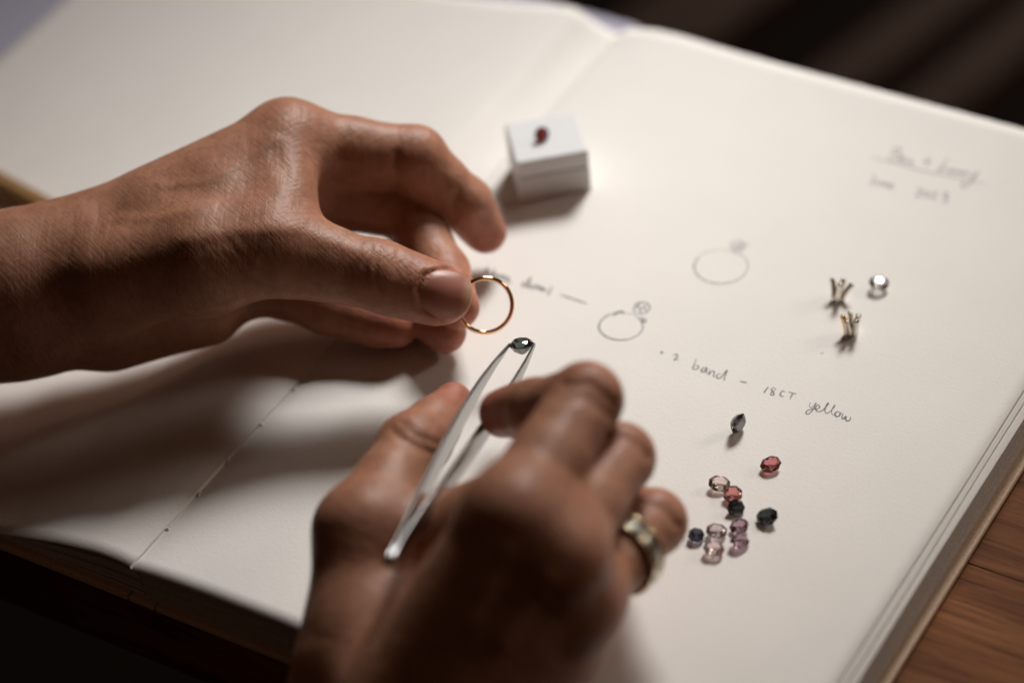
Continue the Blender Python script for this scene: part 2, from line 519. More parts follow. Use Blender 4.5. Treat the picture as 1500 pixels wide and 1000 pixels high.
WS = 0.50
note_a = [
  [(96.19,147.82), (96.46,148.22), (96.85,147.85), (96.59,147.45), (96.43,147.93)],
  [(100.50,148.16), (100.84,149.15), (101.65,148.70), (101.72,147.48), (101.60,146.46), (102.11,147.11), (102.97,147.10)],
  [(107.58,150.07), (108.21,147.06), (108.60,145.59), (109.53,145.62), (110.02,146.67), (109.33,147.45), (108.65,146.58)],
  [(112.16,147.81), (111.37,147.16), (111.35,145.92), (112.15,145.47), (112.47,146.85), (112.37,147.77), (113.11,145.79), (113.82,145.71)],
  [(113.61,147.38), (114.25,145.23), (114.36,146.64), (114.88,147.29), (115.50,146.63), (115.88,145.17), (116.54,145.34)],
  [(117.69,147.11), (116.79,146.68), (116.84,145.48), (117.77,144.96), (118.28,146.15), (118.34,148.22), (118.49,149.39), (119.07,146.79), (119.50,145.23), (120.16,145.40)],
  [(124.28,146.65), (125.42,146.78), (126.44,146.98)],
  [(133.13,148.22), (133.11,146.59), (133.22,144.90)],
  [(135.59,148.29), (134.70,148.41), (134.61,147.29), (135.57,146.67), (136.25,145.65), (135.56,145.19), (135.15,146.20), (135.52,147.32), (135.59,148.29)],
  [(138.85,148.20), (137.89,148.29), (137.81,146.78), (138.67,145.97), (139.36,146.43)],
  [(139.62,148.70), (141.08,148.71), (142.36,148.91)],
  [(141.15,148.75), (141.29,147.34), (141.51,145.97)],
  [(147.66,147.39), (148.05,145.84), (148.93,145.33), (149.25,146.54), (149.32,147.90), (149.73,145.17), (149.61,143.00), (148.88,142.26), (148.33,143.20), (149.00,144.43), (149.88,145.24), (150.82,145.55), (151.07,146.73), (150.18,147.24), (150.11,145.88), (151.03,144.73), (152.02,144.93), (152.64,146.28), (152.85,148.49), (152.58,149.43), (152.61,147.85), (153.25,145.77), (154.23,145.04), (154.78,146.35), (155.04,148.46), (154.77,149.39), (154.80,147.82), (155.33,145.95), (156.18,145.30), (156.82,145.86)],
  [(157.49,147.10), (156.65,146.97), (156.54,145.86), (157.50,145.00), (158.05,145.91), (157.74,146.95), (158.53,146.80)],
  [(158.70,147.01), (158.95,145.55), (159.67,144.97), (159.95,146.28), (160.38,145.17), (161.18,144.63), (161.66,145.51), (161.30,146.65)],
]
strokes("pencil_writing", note_a, WS, "pencil note about a band in 18CT yellow")
note_b = [
  [(27.05,159.64), (27.75,157.43), (28.64,155.77), (29.29,156.21)], [(26.59,157.65), (27.77,157.74), (29.19,157.95)],
  [(29.41,159.83), (30.09,157.47), (30.73,155.69), (30.68,157.15), (31.26,157.56), (32.07,156.01)],
  [(31.98,157.89), (32.91,155.80), (32.70,157.19), (33.29,157.75)],
  [(34.04,156.47), (34.64,157.19), (33.76,157.82), (33.95,156.28), (35.23,155.84)], [(35.80,156.25), (36.48,157.00), (35.52,157.60), (35.86,155.98), (37.30,155.61), (37.68,156.52)],
  [(42.23,158.46), (41.47,157.67), (41.81,156.22), (42.87,155.97), (43.00,157.64), (42.26,160.69), (43.23,157.60), (44.09,155.94), (44.66,156.35)],
  [(44.29,158.38), (45.03,156.23), (45.73,156.26)],
  [(46.00,158.58), (45.39,157.71), (46.04,156.40), (46.69,156.85), (46.37,158.46), (47.44,156.61)],
  [(47.13,158.37), (47.96,156.41), (47.94,158.01), (48.31,157.89), (49.02,156.31), (49.07,157.80), (49.67,157.63), (50.31,156.33)],
  [(50.78,159.90), (51.12,157.72), (51.57,155.88), (52.14,156.29)],
  [(54.90,157.42), (58.38,157.28), (61.85,157.29), (64.94,157.26)],
]
strokes("pencil_writing", note_b, WS + 0.12, "blurred pencil word and dash beside the gold ring")
title = [
  [(114.22,262.18), (122.64,263.17), (130.65,262.80), (141.82,263.89), (153.55,265.10)],
  [(119.95,264.20), (119.65,267.02), (119.36,270.34), (120.92,270.39), (121.30,268.80), (120.62,267.05), (122.20,267.36), (122.76,265.93), (121.36,264.35), (119.95,264.20)],
  [(123.69,265.39), (124.53,266.57), (123.56,267.09), (123.47,265.45), (124.58,264.52), (125.60,265.29)],
  [(125.57,266.23), (126.18,264.44), (126.26,266.23), (127.09,266.12), (127.65,264.46), (128.30,264.76)],
  [(130.96,270.25), (131.79,268.07), (132.58,265.88)], [(130.51,267.66), (131.85,267.94), (133.33,268.13)],
  [(137.28,272.52), (137.38,268.99), (137.88,265.66), (137.16,264.78), (136.98,266.04), (139.12,267.24)],
  [(139.87,267.74), (139.99,266.05), (140.92,265.69), (141.12,267.66), (141.65,266.01)], [(141.99,267.90), (142.69,265.85), (143.02,267.73), (143.76,267.59), (144.29,265.94)],
  [(144.37,268.18), (145.05,265.97), (145.41,268.02), (146.15,267.88), (146.67,266.23)],
  [(146.94,268.71), (147.50,266.76), (148.58,266.93), (149.16,269.70), (149.15,266.40), (148.96,262.41), (148.05,260.44), (146.78,261.59), (147.56,263.97), (149.23,265.66)],
  [(118.90,254.76), (119.91,252.07), (120.30,249.97), (119.16,250.08)], [(121.13,252.38), (121.59,250.55), (122.50,250.49), (122.65,252.28), (123.27,250.52)],
  [(123.50,252.35), (124.09,250.43), (124.36,251.96), (125.11,251.82), (125.60,250.33)], [(126.09,250.86), (126.94,251.87), (126.02,252.39), (125.91,250.93), (126.95,250.15), (127.66,250.94)],
  [(134.99,252.54), (135.43,254.13), (136.57,253.10), (136.30,251.11), (135.85,249.98), (138.03,250.50)], [(138.25,254.09), (137.63,253.11), (138.42,251.14), (139.47,251.15), (139.40,252.82), (138.25,254.09)],
  [(139.98,253.24), (140.54,254.58), (141.52,253.47), (141.21,251.78), (140.86,250.85), (142.79,251.26)], [(143.03,254.61), (143.94,255.80), (144.75,254.62), (144.13,253.41), (145.57,252.98), (145.83,251.10), (144.42,250.61)],
]
strokes("pencil_writing", title, 0.62, "blurred underlined pencil heading and date at the page corner", mat=GRAPHITE_FAINT)

def ell(cx, cy, rx, ry, a0, a1, rot=0.0, n=36, jit=0.012):
    out = []
    for k in range(n + 1):
        a = math.radians(a0 + (a1 - a0) * k / n)
        j = 1 + random.uniform(-jit, jit)
        x, y = rx * math.cos(a) * j, ry * math.sin(a) * j
        out.append((cx + x * math.cos(rot) - y * math.sin(rot), cy + x * math.sin(rot) + y * math.cos(rot)))
    return out
c1 = (94.44, 191.97); c2 = (79.50, 152.72)
d1 = [ell(c1[0], c1[1], 8.6, 8.3, 100, 452, 0.4, jit=0.02), ell(c1[0] + 0.2, c1[1] - 0.2, 8.4, 8.1, 150, 330, 0.4, jit=0.015),
  [(91.53,204.38), (93.02,202.05), (94.85,200.20), (96.43,200.17)], [(92.67,203.70), (93.04,205.67), (94.73,205.84), (95.88,203.96), (95.14,202.12), (93.73,202.38), (92.67,203.70)],
  [(94.73,205.84), (96.78,205.27), (97.78,206.03)], [(96.75,204.96), (97.10,202.72), (96.43,200.17)], [(92.93,204.72), (95.42,202.55)], [(94.85,205.60), (94.90,202.02)],
  [(94.85,200.20), (96.06,202.25), (96.76,203.76)]]
strokes("pencil_drawing", d1, 0.40, "large pencil sketch of a ring with a set stone", mat=GRAPHITE_FAINT)
d2 = [ell(c2[0], c2[1], 6.9, 6.5, 95, 448, 0.35, jit=0.02), ell(c2[0], c2[1], 6.8, 6.3, 120, 300, 0.35, jit=0.02),
  [(74.63,156.14), (75.60,158.30), (77.45,158.87)], [(74.69,156.74), (76.12,158.26), (78.13,158.33)], [(75.35,155.90), (75.87,158.71), (76.88,159.18)],
  [(79.08,161.63), (78.74,164.06), (80.03,165.66), (82.06,165.88), (83.48,164.52), (83.69,162.32), (82.54,160.65), (80.57,160.31), (79.08,161.63)],
  [(78.74,164.06), (80.83,162.73), (82.38,160.58)], [(82.06,165.88), (81.84,163.76), (83.69,162.32)], [(80.83,162.73), (81.84,163.76)], [(79.89,160.86), (79.46,163.82), (80.53,165.46)],
  [(82.59,158.39), (84.49,158.13), (85.49,159.16)], [(83.27,157.85), (83.72,159.20), (85.51,158.03), (84.48,156.70)], [(84.27,158.88), (85.03,156.39)]]
strokes("pencil_drawing", d2, 0.44, "small pencil sketch of a ring with a faceted stone")
strokes("pencil_mark", [[(140.98,168.23), (141.35,168.82), (141.70,169.25)]], 0.35)

# lavender sheet under the left half of the book
lav = link("lavender_sheet", bm_mesh("lavender_sheet", box_bm(-241 * MM, -4 * MM, 20 * MM, 318 * MM, (TABLE_Z + 0.02) * MM, (TABLE_Z + 0.16) * MM)), LAVENDER)
lav.location = (BOOK_O.x, BOOK_O.y, 0); lav.rotation_euler = (0, 0, YAW)
tag(lav, "lavender grey sheet showing past the open sketchbook's corner", "paper sheet")

# slatted chair out of focus beyond the table
SLAT = plain("chair_slat", (0.30, 0.235, 0.21), 0.6, var=0.15, scale=30)
chair = empty("slatted_chair", (0.35, 0.75, -0.76))
tag(chair, "blurred slatted chair in the dark beyond the table", "chair")
chair_z = -0.40
slats = [((198.5, 644.9, -400.0), (296.4, 729.9, -400.0), 34), ((250.4, 615.2, -400.0), (348.4, 705.1, -400.0), 34), ((105.1, 710.8, -400.0), (184.7, 782.0, -400.0), 62)]
for a, b, w in slats:
    a, b = Vector(a) * MM, Vector(b) * MM
    d = (b - a).normalized(); L = 0.42
    bmx = box_bm(0, L, -w / 2 * MM, w / 2 * MM, -0.018, 0, 0.003)
    o = link("slat", bm_mesh("slat", bmx), SLAT, chair)
    st_ = a - d * 0.06
    o.location = st_ - chair.location
    o.rotation_euler = (0, 0, math.atan2(d.y, d.x))
for (lx, ly) in ((-0.02, -0.30), (0.36, -0.30), (0.24, 0.22), (0.48, 0.10)):
    o = link("leg", bm_mesh("leg", box_bm(lx - 0.018, lx + 0.018, ly - 0.018, ly + 0.018, 0, 0.335, 0.003)), SLAT, chair)

# ------------------------------------------------------------------ hands: blended bone-and-muscle volumes turned into one skin each (all in mm)
def smin(a, b, k):
    h = np.clip(0.5 + 0.5 * (b - a) / k, 0, 1)
    return b * (1 - h) + a * h - k * h * (1 - h)

def rcone(p, a, b, ra, rb):
    ab = b - a
    h = np.clip(((p - a) @ ab) / max(float(ab @ ab), 1e-6), 0, 1)
    q = p - a - h[:, None] * ab
    return np.sqrt(np.einsum('ij,ij->i', q, q)) - (ra + (rb - ra) * h)

VIEW = np.array(CAM_F[:], dtype=np.float32)

def poly_dist(p, pts):
    """distance to a polyline measured across the viewing axis of the sculpt"""
    q = p - (p @ VIEW)[:, None] * VIEW
    P = [np.array(x, np.float32) for x in pts]
    P = [x - (x @ VIEW) * VIEW for x in P]
    d = np.full(len(p), 1e9, np.float32)
    for a, b in zip(P, P[1:]):
        d = np.minimum(d, rcone(q, a, b, 0, 0))
    return d

class Hand:
    def __init__(s, palm, fingers, palm_k=9.0, grooves=(), bumps=()):
        f = lambda x: np.array(x, np.float32)
        s.palm = [(f(a), f(b), ra, rb) for a, b, ra, rb in palm]
        s.palm_k = palm_k
        s.fingers = []
        for fg in fingers:
            J = [f(x) for x in fg['j']]; R = fg['r']
            prims = []
            for i in range(len(J) - 1):
                a, b = J[i], J[i + 1]
                m = (a + b) / 2
                rm = (R[i] + R[i + 1]) / 2 * fg.get('waist', 0.90)
                prims.append((a, m, R[i], rm)); prims.append((m, b, rm, R[i + 1]))
            # soft pads on the inside of the bend
            for i in range(len(J) - 1):
                a, b = J[i], J[i + 1]
                ref = (J[i - 1] + J[i + 1]) / 2 - J[i] if 0 < i else ((J[i] + J[i + 2]) / 2 - J[i + 1])
                ax = (b - a) / np.linalg.norm(b - a)
                ref = ref - (ref @ ax) * ax
                nr = np.linalg.norm(ref)
                if nr < 0.5: continue
                ref = ref / nr
                o_ = ref * (R[i] + R[i + 1]) * 0.5 * 0.20
                prims.append((a + (b - a) * 0.25 + o_, a + (b - a) * 0.75 + o_, R[i] * 0.86, R[i + 1] * 0.86))
            for (a, b, ra, rb) in fg.get('extra', ()): prims.append((f(a), f(b), ra, rb))
            s.fingers.append(dict(prims=prims, root=J[0], k=fg.get('k', 3.0), k0=fg.get('k0', 9.0), r0=fg.get('r0', 12), r1=fg.get('r1', 30), tip=J[-1], pip=J[1]))
        s.grooves = grooves; s.bumps = bumps

    def base(s, p):
        d = None
        for pr in s.palm:
            e = rcone(p, *pr)
            d = e if d is None else smin(d, e, s.palm_k)
        for fg in s.fingers:
            e = None
            for pr in fg['prims']:
                g = rcone(p, *pr)
                e = g if e is None else smin(e, g, fg['k'])
            dist = np.linalg.norm(p - fg['root'], axis=1)
            t = np.clip((dist - fg['r0']) / (fg['r1'] - fg['r0']), 0, 1); t = t * t * (3 - 2 * t)
            d = smin(d, e, fg['k0'] * (1 - t) + 0.9 * t)
        return d

    def __call__(s, p):
        d = s.base(p)
        for (pts, w, dep, dmin, dmax) in s.grooves:
            dz = (p @ VIEW) - float(np.array(pts[0], np.float32) @ VIEW)
            m = (dz < dmax) & (dz > dmin) & (np.abs(d) < 6)
            if not m.any(): continue
            g = poly_dist(p[m], pts)
            d[m] += dep * np.exp(-(g / w) ** 2)
        return d

    def mesh(s, name, h=1.0, pad=4.0):
        pts = np.array([x for pr in s.palm + [q for fg in s.fingers for q in fg['prims']] for x in (pr[0] - max(pr[2], pr[3]), pr[0] + max(pr[2], pr[3]), pr[1] - max(pr[2], pr[3]), pr[1] + max(pr[2], pr[3]))])
        lo, hi = pts.min(0) - pad, pts.max(0) + pad
        n = np.ceil((hi - lo) / h).astype(int) + 1
        B = 6
        n = (np.ceil(n / B) * B).astype(int)
        nb = n // B
        bi = np.stack(np.meshgrid(*[np.arange(k) for k in nb], indexing='ij'), -1).reshape(-1, 3)
        bc = (lo + (bi * B + (B - 1) / 2.0) * h).astype(np.float32)
        dc = s.base(bc)
        vals = np.repeat(np.repeat(np.repeat(dc.reshape(nb), B, 0), B, 1), B, 2).astype(np.float32)
        near = np.abs(dc) < (B * h * 0.9 + 3.0)
        off = np.stack(np.meshgrid(*[np.arange(B)] * 3, indexing='ij'), -1).reshape(-1, 3)
        idx = (bi[near][:, None, :] * B + off[None]).reshape(-1, 3)
        for i in range(0, len(idx), 200000):
            ii = idx[i:i + 200000]
            vals[ii[:, 0], ii[:, 1], ii[:, 2]] = s((lo + ii * h).astype(np.float32))
        ins = vals < 0
        c8 = [ins[dx:n[0] - 1 + dx, dy:n[1] - 1 + dy, dz:n[2] - 1 + dz] for dx in (0, 1) for dy in (0, 1) for dz in (0, 1)]
        cnt = sum(x.astype(np.int8) for x in c8)
        act = (cnt > 0) & (cnt < 8)
        cells = np.argwhere(act)
        vid = np.full(act.shape, -1, np.int32); vid[act] = np.arange(len(cells))
        acc = np.zeros((len(cells), 3)); num = np.zeros(len(cells))
        corners = [np.array((dx, dy, dz)) for dx in (0, 1) for dy in (0, 1) for dz in (0, 1)]
        for a in corners:
            for b in corners:
                if (b - a).sum() == 1 and (b - a).min() >= 0:
                    ia, ib = cells + a, cells + b
                    va = vals[ia[:, 0], ia[:, 1], ia[:, 2]]; vb = vals[ib[:, 0], ib[:, 1], ib[:, 2]]
                    m = (va < 0) != (vb < 0)
                    t = np.where(m, va / np.where(m, va - vb, 1), 0)
                    acc[m] += (a + t[:, None] * (b - a))[m]; num[m] += 1
        P = (lo + (cells + acc / num[:, None]) * h).astype(np.float32)
        faces = []
        for ax in range(3):
            o1, o2 = [(1, 2), (2, 0), (0, 1)][ax]
            sl0 = [slice(None)] * 3; sl1 = [slice(None)] * 3
            sl0[ax] = slice(0, n[ax] - 1); sl1[ax] = slice(1, n[ax])
            chg = ins[tuple(sl0)] != ins[tuple(sl1)]
            e = np.argwhere(chg)
            e = e[(e[:, o1] > 0) & (e[:, o2] > 0) & (e[:, o1] < n[o1] - 1) & (e[:, o2] < n[o2] - 1)]
            flip = ins[e[:, 0], e[:, 1], e[:, 2]]
            def v(d1, d2):
                q = e.copy(); q[:, o1] += d1; q[:, o2] += d2
                return vid[q[:, 0], q[:, 1], q[:, 2]]
            quad = np.stack([v(-1, -1), v(0, -1), v(0, 0), v(-1, 0)], 1)
            quad[~flip] = quad[~flip][:, ::-1]
            faces.append(quad)
        faces = np.concatenate(faces)
        for it in range(4):
            d, g = s.grad(P)
            P = P - np.clip(d, -0.5, 0.5)[:, None] * g
        m = bpy.data.meshes.new(name)
        m.vertices.add(len(P)); m.vertices.foreach_set("co", (P * MM).astype(np.float32).ravel())
        m.loops.add(faces.size); m.loops.foreach_set("vertex_index", faces.ravel().astype(np.int32))
        m.polygons.add(len(faces)); m.polygons.foreach_set("loop_start", np.arange(0, faces.size, 4, dtype=np.int32))
        m.update(calc_edges=True)
        m.polygons.foreach_set("use_smooth", np.ones(len(faces), bool))
        tint = np.zeros(len(P), np.float32)
        for fg in s.fingers:
            for c_, r_, a_ in ((fg['tip'], 13, 0.75), (fg['pip'], 9, 0.35), (fg['root'], 12, 0.25)):
                tint = np.maximum(tint, a_ * np.exp(-(np.linalg.norm(P - c_, axis=1) / r_) ** 2))
        for (c_, r_, a_) in s.bumps:
            tint = np.maximum(tint, a_ * np.exp(-(np.linalg.norm(P - np.array(c_, np.float32), axis=1) / r_) ** 2))
        at = m.attributes.new("tint", 'FLOAT', 'POINT'); at.data.foreach_set("value", tint)
        return m, P

    def grad(s, P, e=0.35):
        d = s(P)
        g = np.stack([s(P + np.eye(3, dtype=np.float32)[i] * e) - d for i in range(3)], 1) / e
        nrm = np.linalg.norm(g, axis=1) + 1e-6
        return d / np.maximum(nrm, 0.5), g / nrm[:, None]

    def cast(s, p0, dirv, tmax=60):
        p = np.array(p0, np.float32); dirv = np.array(dirv, np.float32)
        t = np.zeros(len(p), np.float32)
        for _ in range(70):
            d = s(p + t[:, None] * dirv)
            t = np.clip(t + d * 0.8, 0, tmax)
        return t

def add_skin_uv(m, P, axis):
    ax = np.array(axis, np.float32); ax /= np.linalg.norm(ax)
    b = np.cross(ax, VIEW); b /= np.linalg.norm(b); c_ = np.cross(ax, b)
    uv = np.stack([P @ ax, P @ b, P @ c_], 1) * MM
    at = m.attributes.new("skin_uv", 'FLOAT_VECTOR', 'POINT'); at.data.foreach_set("vector", uv.astype(np.float32).ravel())

def nail_mesh(hand, name, center, ldir, length, width, lift=0.16, view=VIEW):
    """curved plate fitted to the finger end; center in mm, ldir points to the free edge"""
    c_ = np.array(center, np.float32); view = np.array(view, np.float32)
    l = np.array(ldir, np.float32); l -= (l @ view) * view; l /= np.linalg.norm(l)
    w = np.cross(view, l)
    ss, tt = np.meshgrid(np.linspace(-0.9, 0.35, 9), np.linspace(-0.7, 0.7, 9), indexing='ij')
    p0 = c_ + ss.reshape(-1, 1) * l * length + tt.reshape(-1, 1) * w * width - view * 25
    t = hand.cast(p0, view)
    ok = t < 59
    S, T = ss.ravel(), tt.ravel()
    A = np.stack([np.ones_like(S), S, T, S * S, S * T, T * T, T ** 4], 1)
    co = np.linalg.lstsq(A[ok], t[ok], rcond=None)[0]
    V, F, AL = [], [], []
    nr, na = 12, 48
    def pt(s_, t_, extra=0.0):
        d = np.array([1, s_, t_, s_ * s_, s_ * t_, t_ * t_, t_ ** 4]) @ co
        return c_ + s_ * l * length + t_ * w * width + view * (d - 25 - lift + extra)
    for lay in (0, 1):
        V.append(pt(0, 0, lay * 0.45)); AL.append(0.5)
        for i in range(1, nr + 1):
            for k in range(na):
                a = 2 * math.pi * k / na
                ca, sa = math.cos(a), math.sin(a)
                e = 2.0 / (2.5 if ca > 0 else 2.15)
                s_ = math.copysign(abs(ca) ** e, ca) * i / nr
                t_ = math.copysign(abs(sa) ** e, sa) * i / nr
                sink = 0.0
                if i >= nr - 2 and ca < 0.45: sink = 0.14 * (i - nr + 3) * min(1, (0.45 - ca) * 2)
                V.append(pt(s_, t_, lay * 0.45 + sink)); AL.append((s_ + 1) / 2)
    n = 1 + nr * na
    for lay in (0, 1):
        b = lay * n
        for k in range(na):
            f = (b, b + 1 + k, b + 1 + (k + 1) % na)
            F.append(f if lay else f[::-1])
            for i in range(nr - 1):
                f = (b + 1 + i * na + k, b + 1 + (i + 1) * na + k, b + 1 + (i + 1) * na + (k + 1) % na, b + 1 + i * na + (k + 1) % na)
                F.append(f if lay else f[::-1])
    r0 = 1 + (nr - 1) * na
    for k in range(na):
        F.append((r0 + k, r0 + (k + 1) % na, n + r0 + (k + 1) % na, n + r0 + k))
    m = mesh_from(name, [v * MM for v in V], F, True)
    bmx = bmesh.new(); bmx.from_mesh(m); bmesh.ops.recalc_face_normals(bmx, faces=bmx.faces[:]); bmx.to_mesh(m); bmx.free()
    at = m.attributes.new("along", 'FLOAT', 'POINT'); at.data.foreach_set("value", np.array(AL, np.float32))
    return m

# ---- left hand: rests on its little-finger side, thumb towards the camera, pinching the thin ring
left = Hand(
    palm=[
        ((-312.2, -19.5, 26.0), (-197.3, 2.9, 30.2), 31, 27.5),          # forearm
        ((-197.3, 2.9, 30.2), (-146.9, 12.8, 32.3), 27.5, 24),
        ((-146.9, 12.8, 32.3), (-127.3, 15.5, 35.4), 24, 20),               # wrist
        ((-147.8, 10.8, 27.1), (-125.7, 13.0, 20.5), 19, 15),
        ((-129.0, 19.9, 38.9), (-64.0, 44.4, 52.9), 16, 12.5),            # index metacarpal
        ((-130.1, 21.7, 33.4), (-68.0, 42.0, 39.6), 16, 12),
        ((-129.1, 21.2, 26.7), (-72.2, 33.9, 25.9), 16, 11.5),
        ((-127.5, 18.2, 23.3), (-83.2, 24.5, 18.4), 16, 11),
        ((-123.1, 9.5, 16.6), (-94.6, 15.6, 14.4), 13, 12),              # heel of the hand
        ((-119.6, 4.4, 40.9), (-89.4, 0.2, 46.7), 17, 15.5),            # thumb metacarpal and thenar
        ((-89.4, 0.2, 46.7), (-69.4, 0.4, 48.4), 15.5, 12.8),
        ((-102.0, 20.0, 48.0), (-70.9, 32.9, 50.5), 14, 12),              # first web
        ((-89.2, 8.1, 48.2), (-66.7, 15.4, 51.9), 12, 10),
        ((-82.6, 23.5, 50.4), (-64.9, 36.5, 51.6), 13, 11),
        ((-62.5, 37.1, 56.7), (-62.5, 13.0, 53.7), 7.5, 7.0),
    ],
    fingers=[
        dict(j=[(-69.4, 0.4, 48.4), (-38.0, -8.3, 40.2), (-18.5, -14.1, 33.6)], r=[12.6, 9.9, 8.0], k=4.0, k0=8, r0=20, r1=36, waist=0.93,
             extra=[((-33.7, -9.7, 38.6), (-21.7, -13.3, 34.5), 9.0, 8.5)]),
        dict(j=[(-61.8, 44.9, 53.6), (-23.8, 43.3, 42.6), (-9.7, 38.2, 26.4), (-4.5, 37.2, 14.6)], r=[12, 10.0, 8.3, 6.8], k0=9),
        dict(j=[(-66.2, 41.3, 40.4), (-27.7, 40.2, 24.0), (-18.8, 14.3, 18.9), (-15.5, -2.8, 19.2)], r=[11, 9.3, 8.0, 6.9], k0=8),
        dict(j=[(-71.1, 34.5, 26.6), (-41.0, 22.4, 13.0), (-26.1, 8.5, 9.4), (-20.2, -3.9, 10.5)], r=[10.5, 8.8, 7.6, 6.6], k0=8),
        dict(j=[(-83.2, 24.5, 18.4), (-56.6, 12.0, 11.8), (-42.7, 4.8, 9.7), (-34.9, 0.2, 10.5)], r=[9.5, 7.8, 6.9, 6.0], k0=8),
    ],
    grooves=[
        ([(-11.0, -16.8, 44.2), (-17.8, -15.5, 45.6), (-23.6, -16.2, 44.8), (-26.2, -19.2, 41.5), (-25.5, -22.6, 37.6), (-20.5, -25.3, 34.5)], 0.55, 0.62, -30, 14),   # nail groove
        ([(-10.0, -15.6, 45.4), (-17.6, -14.3, 47.0), (-25.1, -15.3, 45.8), (-28.0, -19.0, 41.6), (-27.3, -23.4, 36.6), (-22.4, -25.8, 33.9)], 1.1, -0.45, -30, 14),  # nail fold
        ([(-93.7, -4.2, 58.4), (-77.2, -3.5, 59.2), (-58.9, -4.5, 58.1), (-41.5, -10.8, 50.9)], 2.6, -0.45, -30, 16),       # thumb tendon
        ([(-100.8, 7.8, 71.9), (-85.5, 7.4, 71.5), (-74.6, 11.2, 75.8), (-64.8, 15.0, 80.0)], 1.6, -0.38, -30, 24),       # vein
        ([(-113.1, 1.9, 65.3), (-98.9, 0.9, 64.1), (-84.4, 2.2, 65.6)], 1.5, -0.28, -30, 24),
        ([(-38.3, -9.7, 52.2), (-40.6, -12.6, 48.8), (-41.3, -16.3, 44.7), (-40.1, -20.2, 40.3)], 0.8, 0.40, -30, 12),
        ([(-36.0, -9.6, 52.3), (-37.8, -12.9, 48.6), (-38.3, -16.9, 44.0), (-37.4, -20.4, 40.1)], 0.7, 0.34, -30, 12),
        ([(-30.9, -11.1, 50.6), (-31.1, -13.4, 48.0), (-32.8, -16.0, 45.1)], 0.6, 0.30, -30, 12),
        ([(-83.4, -1.9, 60.9), (-78.8, -7.2, 55.0), (-74.0, -11.3, 50.3), (-68.4, -14.5, 46.7)], 0.8, 0.17, -30, 14),
        ([(-82.0, -7.8, 54.4), (-78.6, -11.8, 49.8), (-73.4, -14.9, 46.3)], 0.8, 0.14, -30, 14),
        ([(-77.3, -4.4, 58.1), (-73.5, -8.4, 53.6), (-68.8, -12.0, 49.5), (-65.4, -13.9, 47.4)], 0.8, 0.12, -30, 14),
        ([(-88.8, -7.0, 55.2), (-85.1, -11.6, 50.0), (-80.2, -15.0, 46.2)], 0.8, 0.12, -30, 14),
        ([(-65.2, 12.3, 77.0), (-61.7, 5.6, 69.5), (-57.8, 1.8, 65.2)], 2.2, 0.35, -30, 24),
        ([(-127.9, 5.5, 69.3), (-127.8, 0.0, 63.2), (-130.3, -5.2, 57.2)], 0.8, 0.22, -30, 24),
        ([(-120.5, 6.3, 70.2), (-119.9, 0.8, 64.0), (-122.0, -4.5, 58.1)], 0.8, 0.2, -30, 24),
        ([(-29.0, 24.5, 60.6), (-30.3, 22.1, 57.9), (-30.5, 18.7, 54.1)], 1.4, 0.6, -10, 30),
        ([(-11.5, 23.2, 44.1), (-13.4, 21.7, 42.3), (-13.8, 19.6, 40.0)], 1.2, 0.4, -10, 30),
    ],
)
lm, lP = left.mesh("hand_left")
add_skin_uv(lm, lP, np.array((-20.2, -8.6, 38.3)) - np.array((-154.7, 7.5, 33.8)))
hand_l = link("hand", lm, SKIN)
tag(hand_l, "left hand holding up a thin gold ring between thumb and fingers", "hand", "hands of the person working at the sketchbook")
nl = nail_mesh(left, "fingernail", (-18.2, -20.4, 40.0), np.array((-10.3, -22.1, 38.1)) - np.array((-25.4, -19.6, 40.9)), 8.1, 7.3)
link("fingernail", nl, NAIL, hand_l)

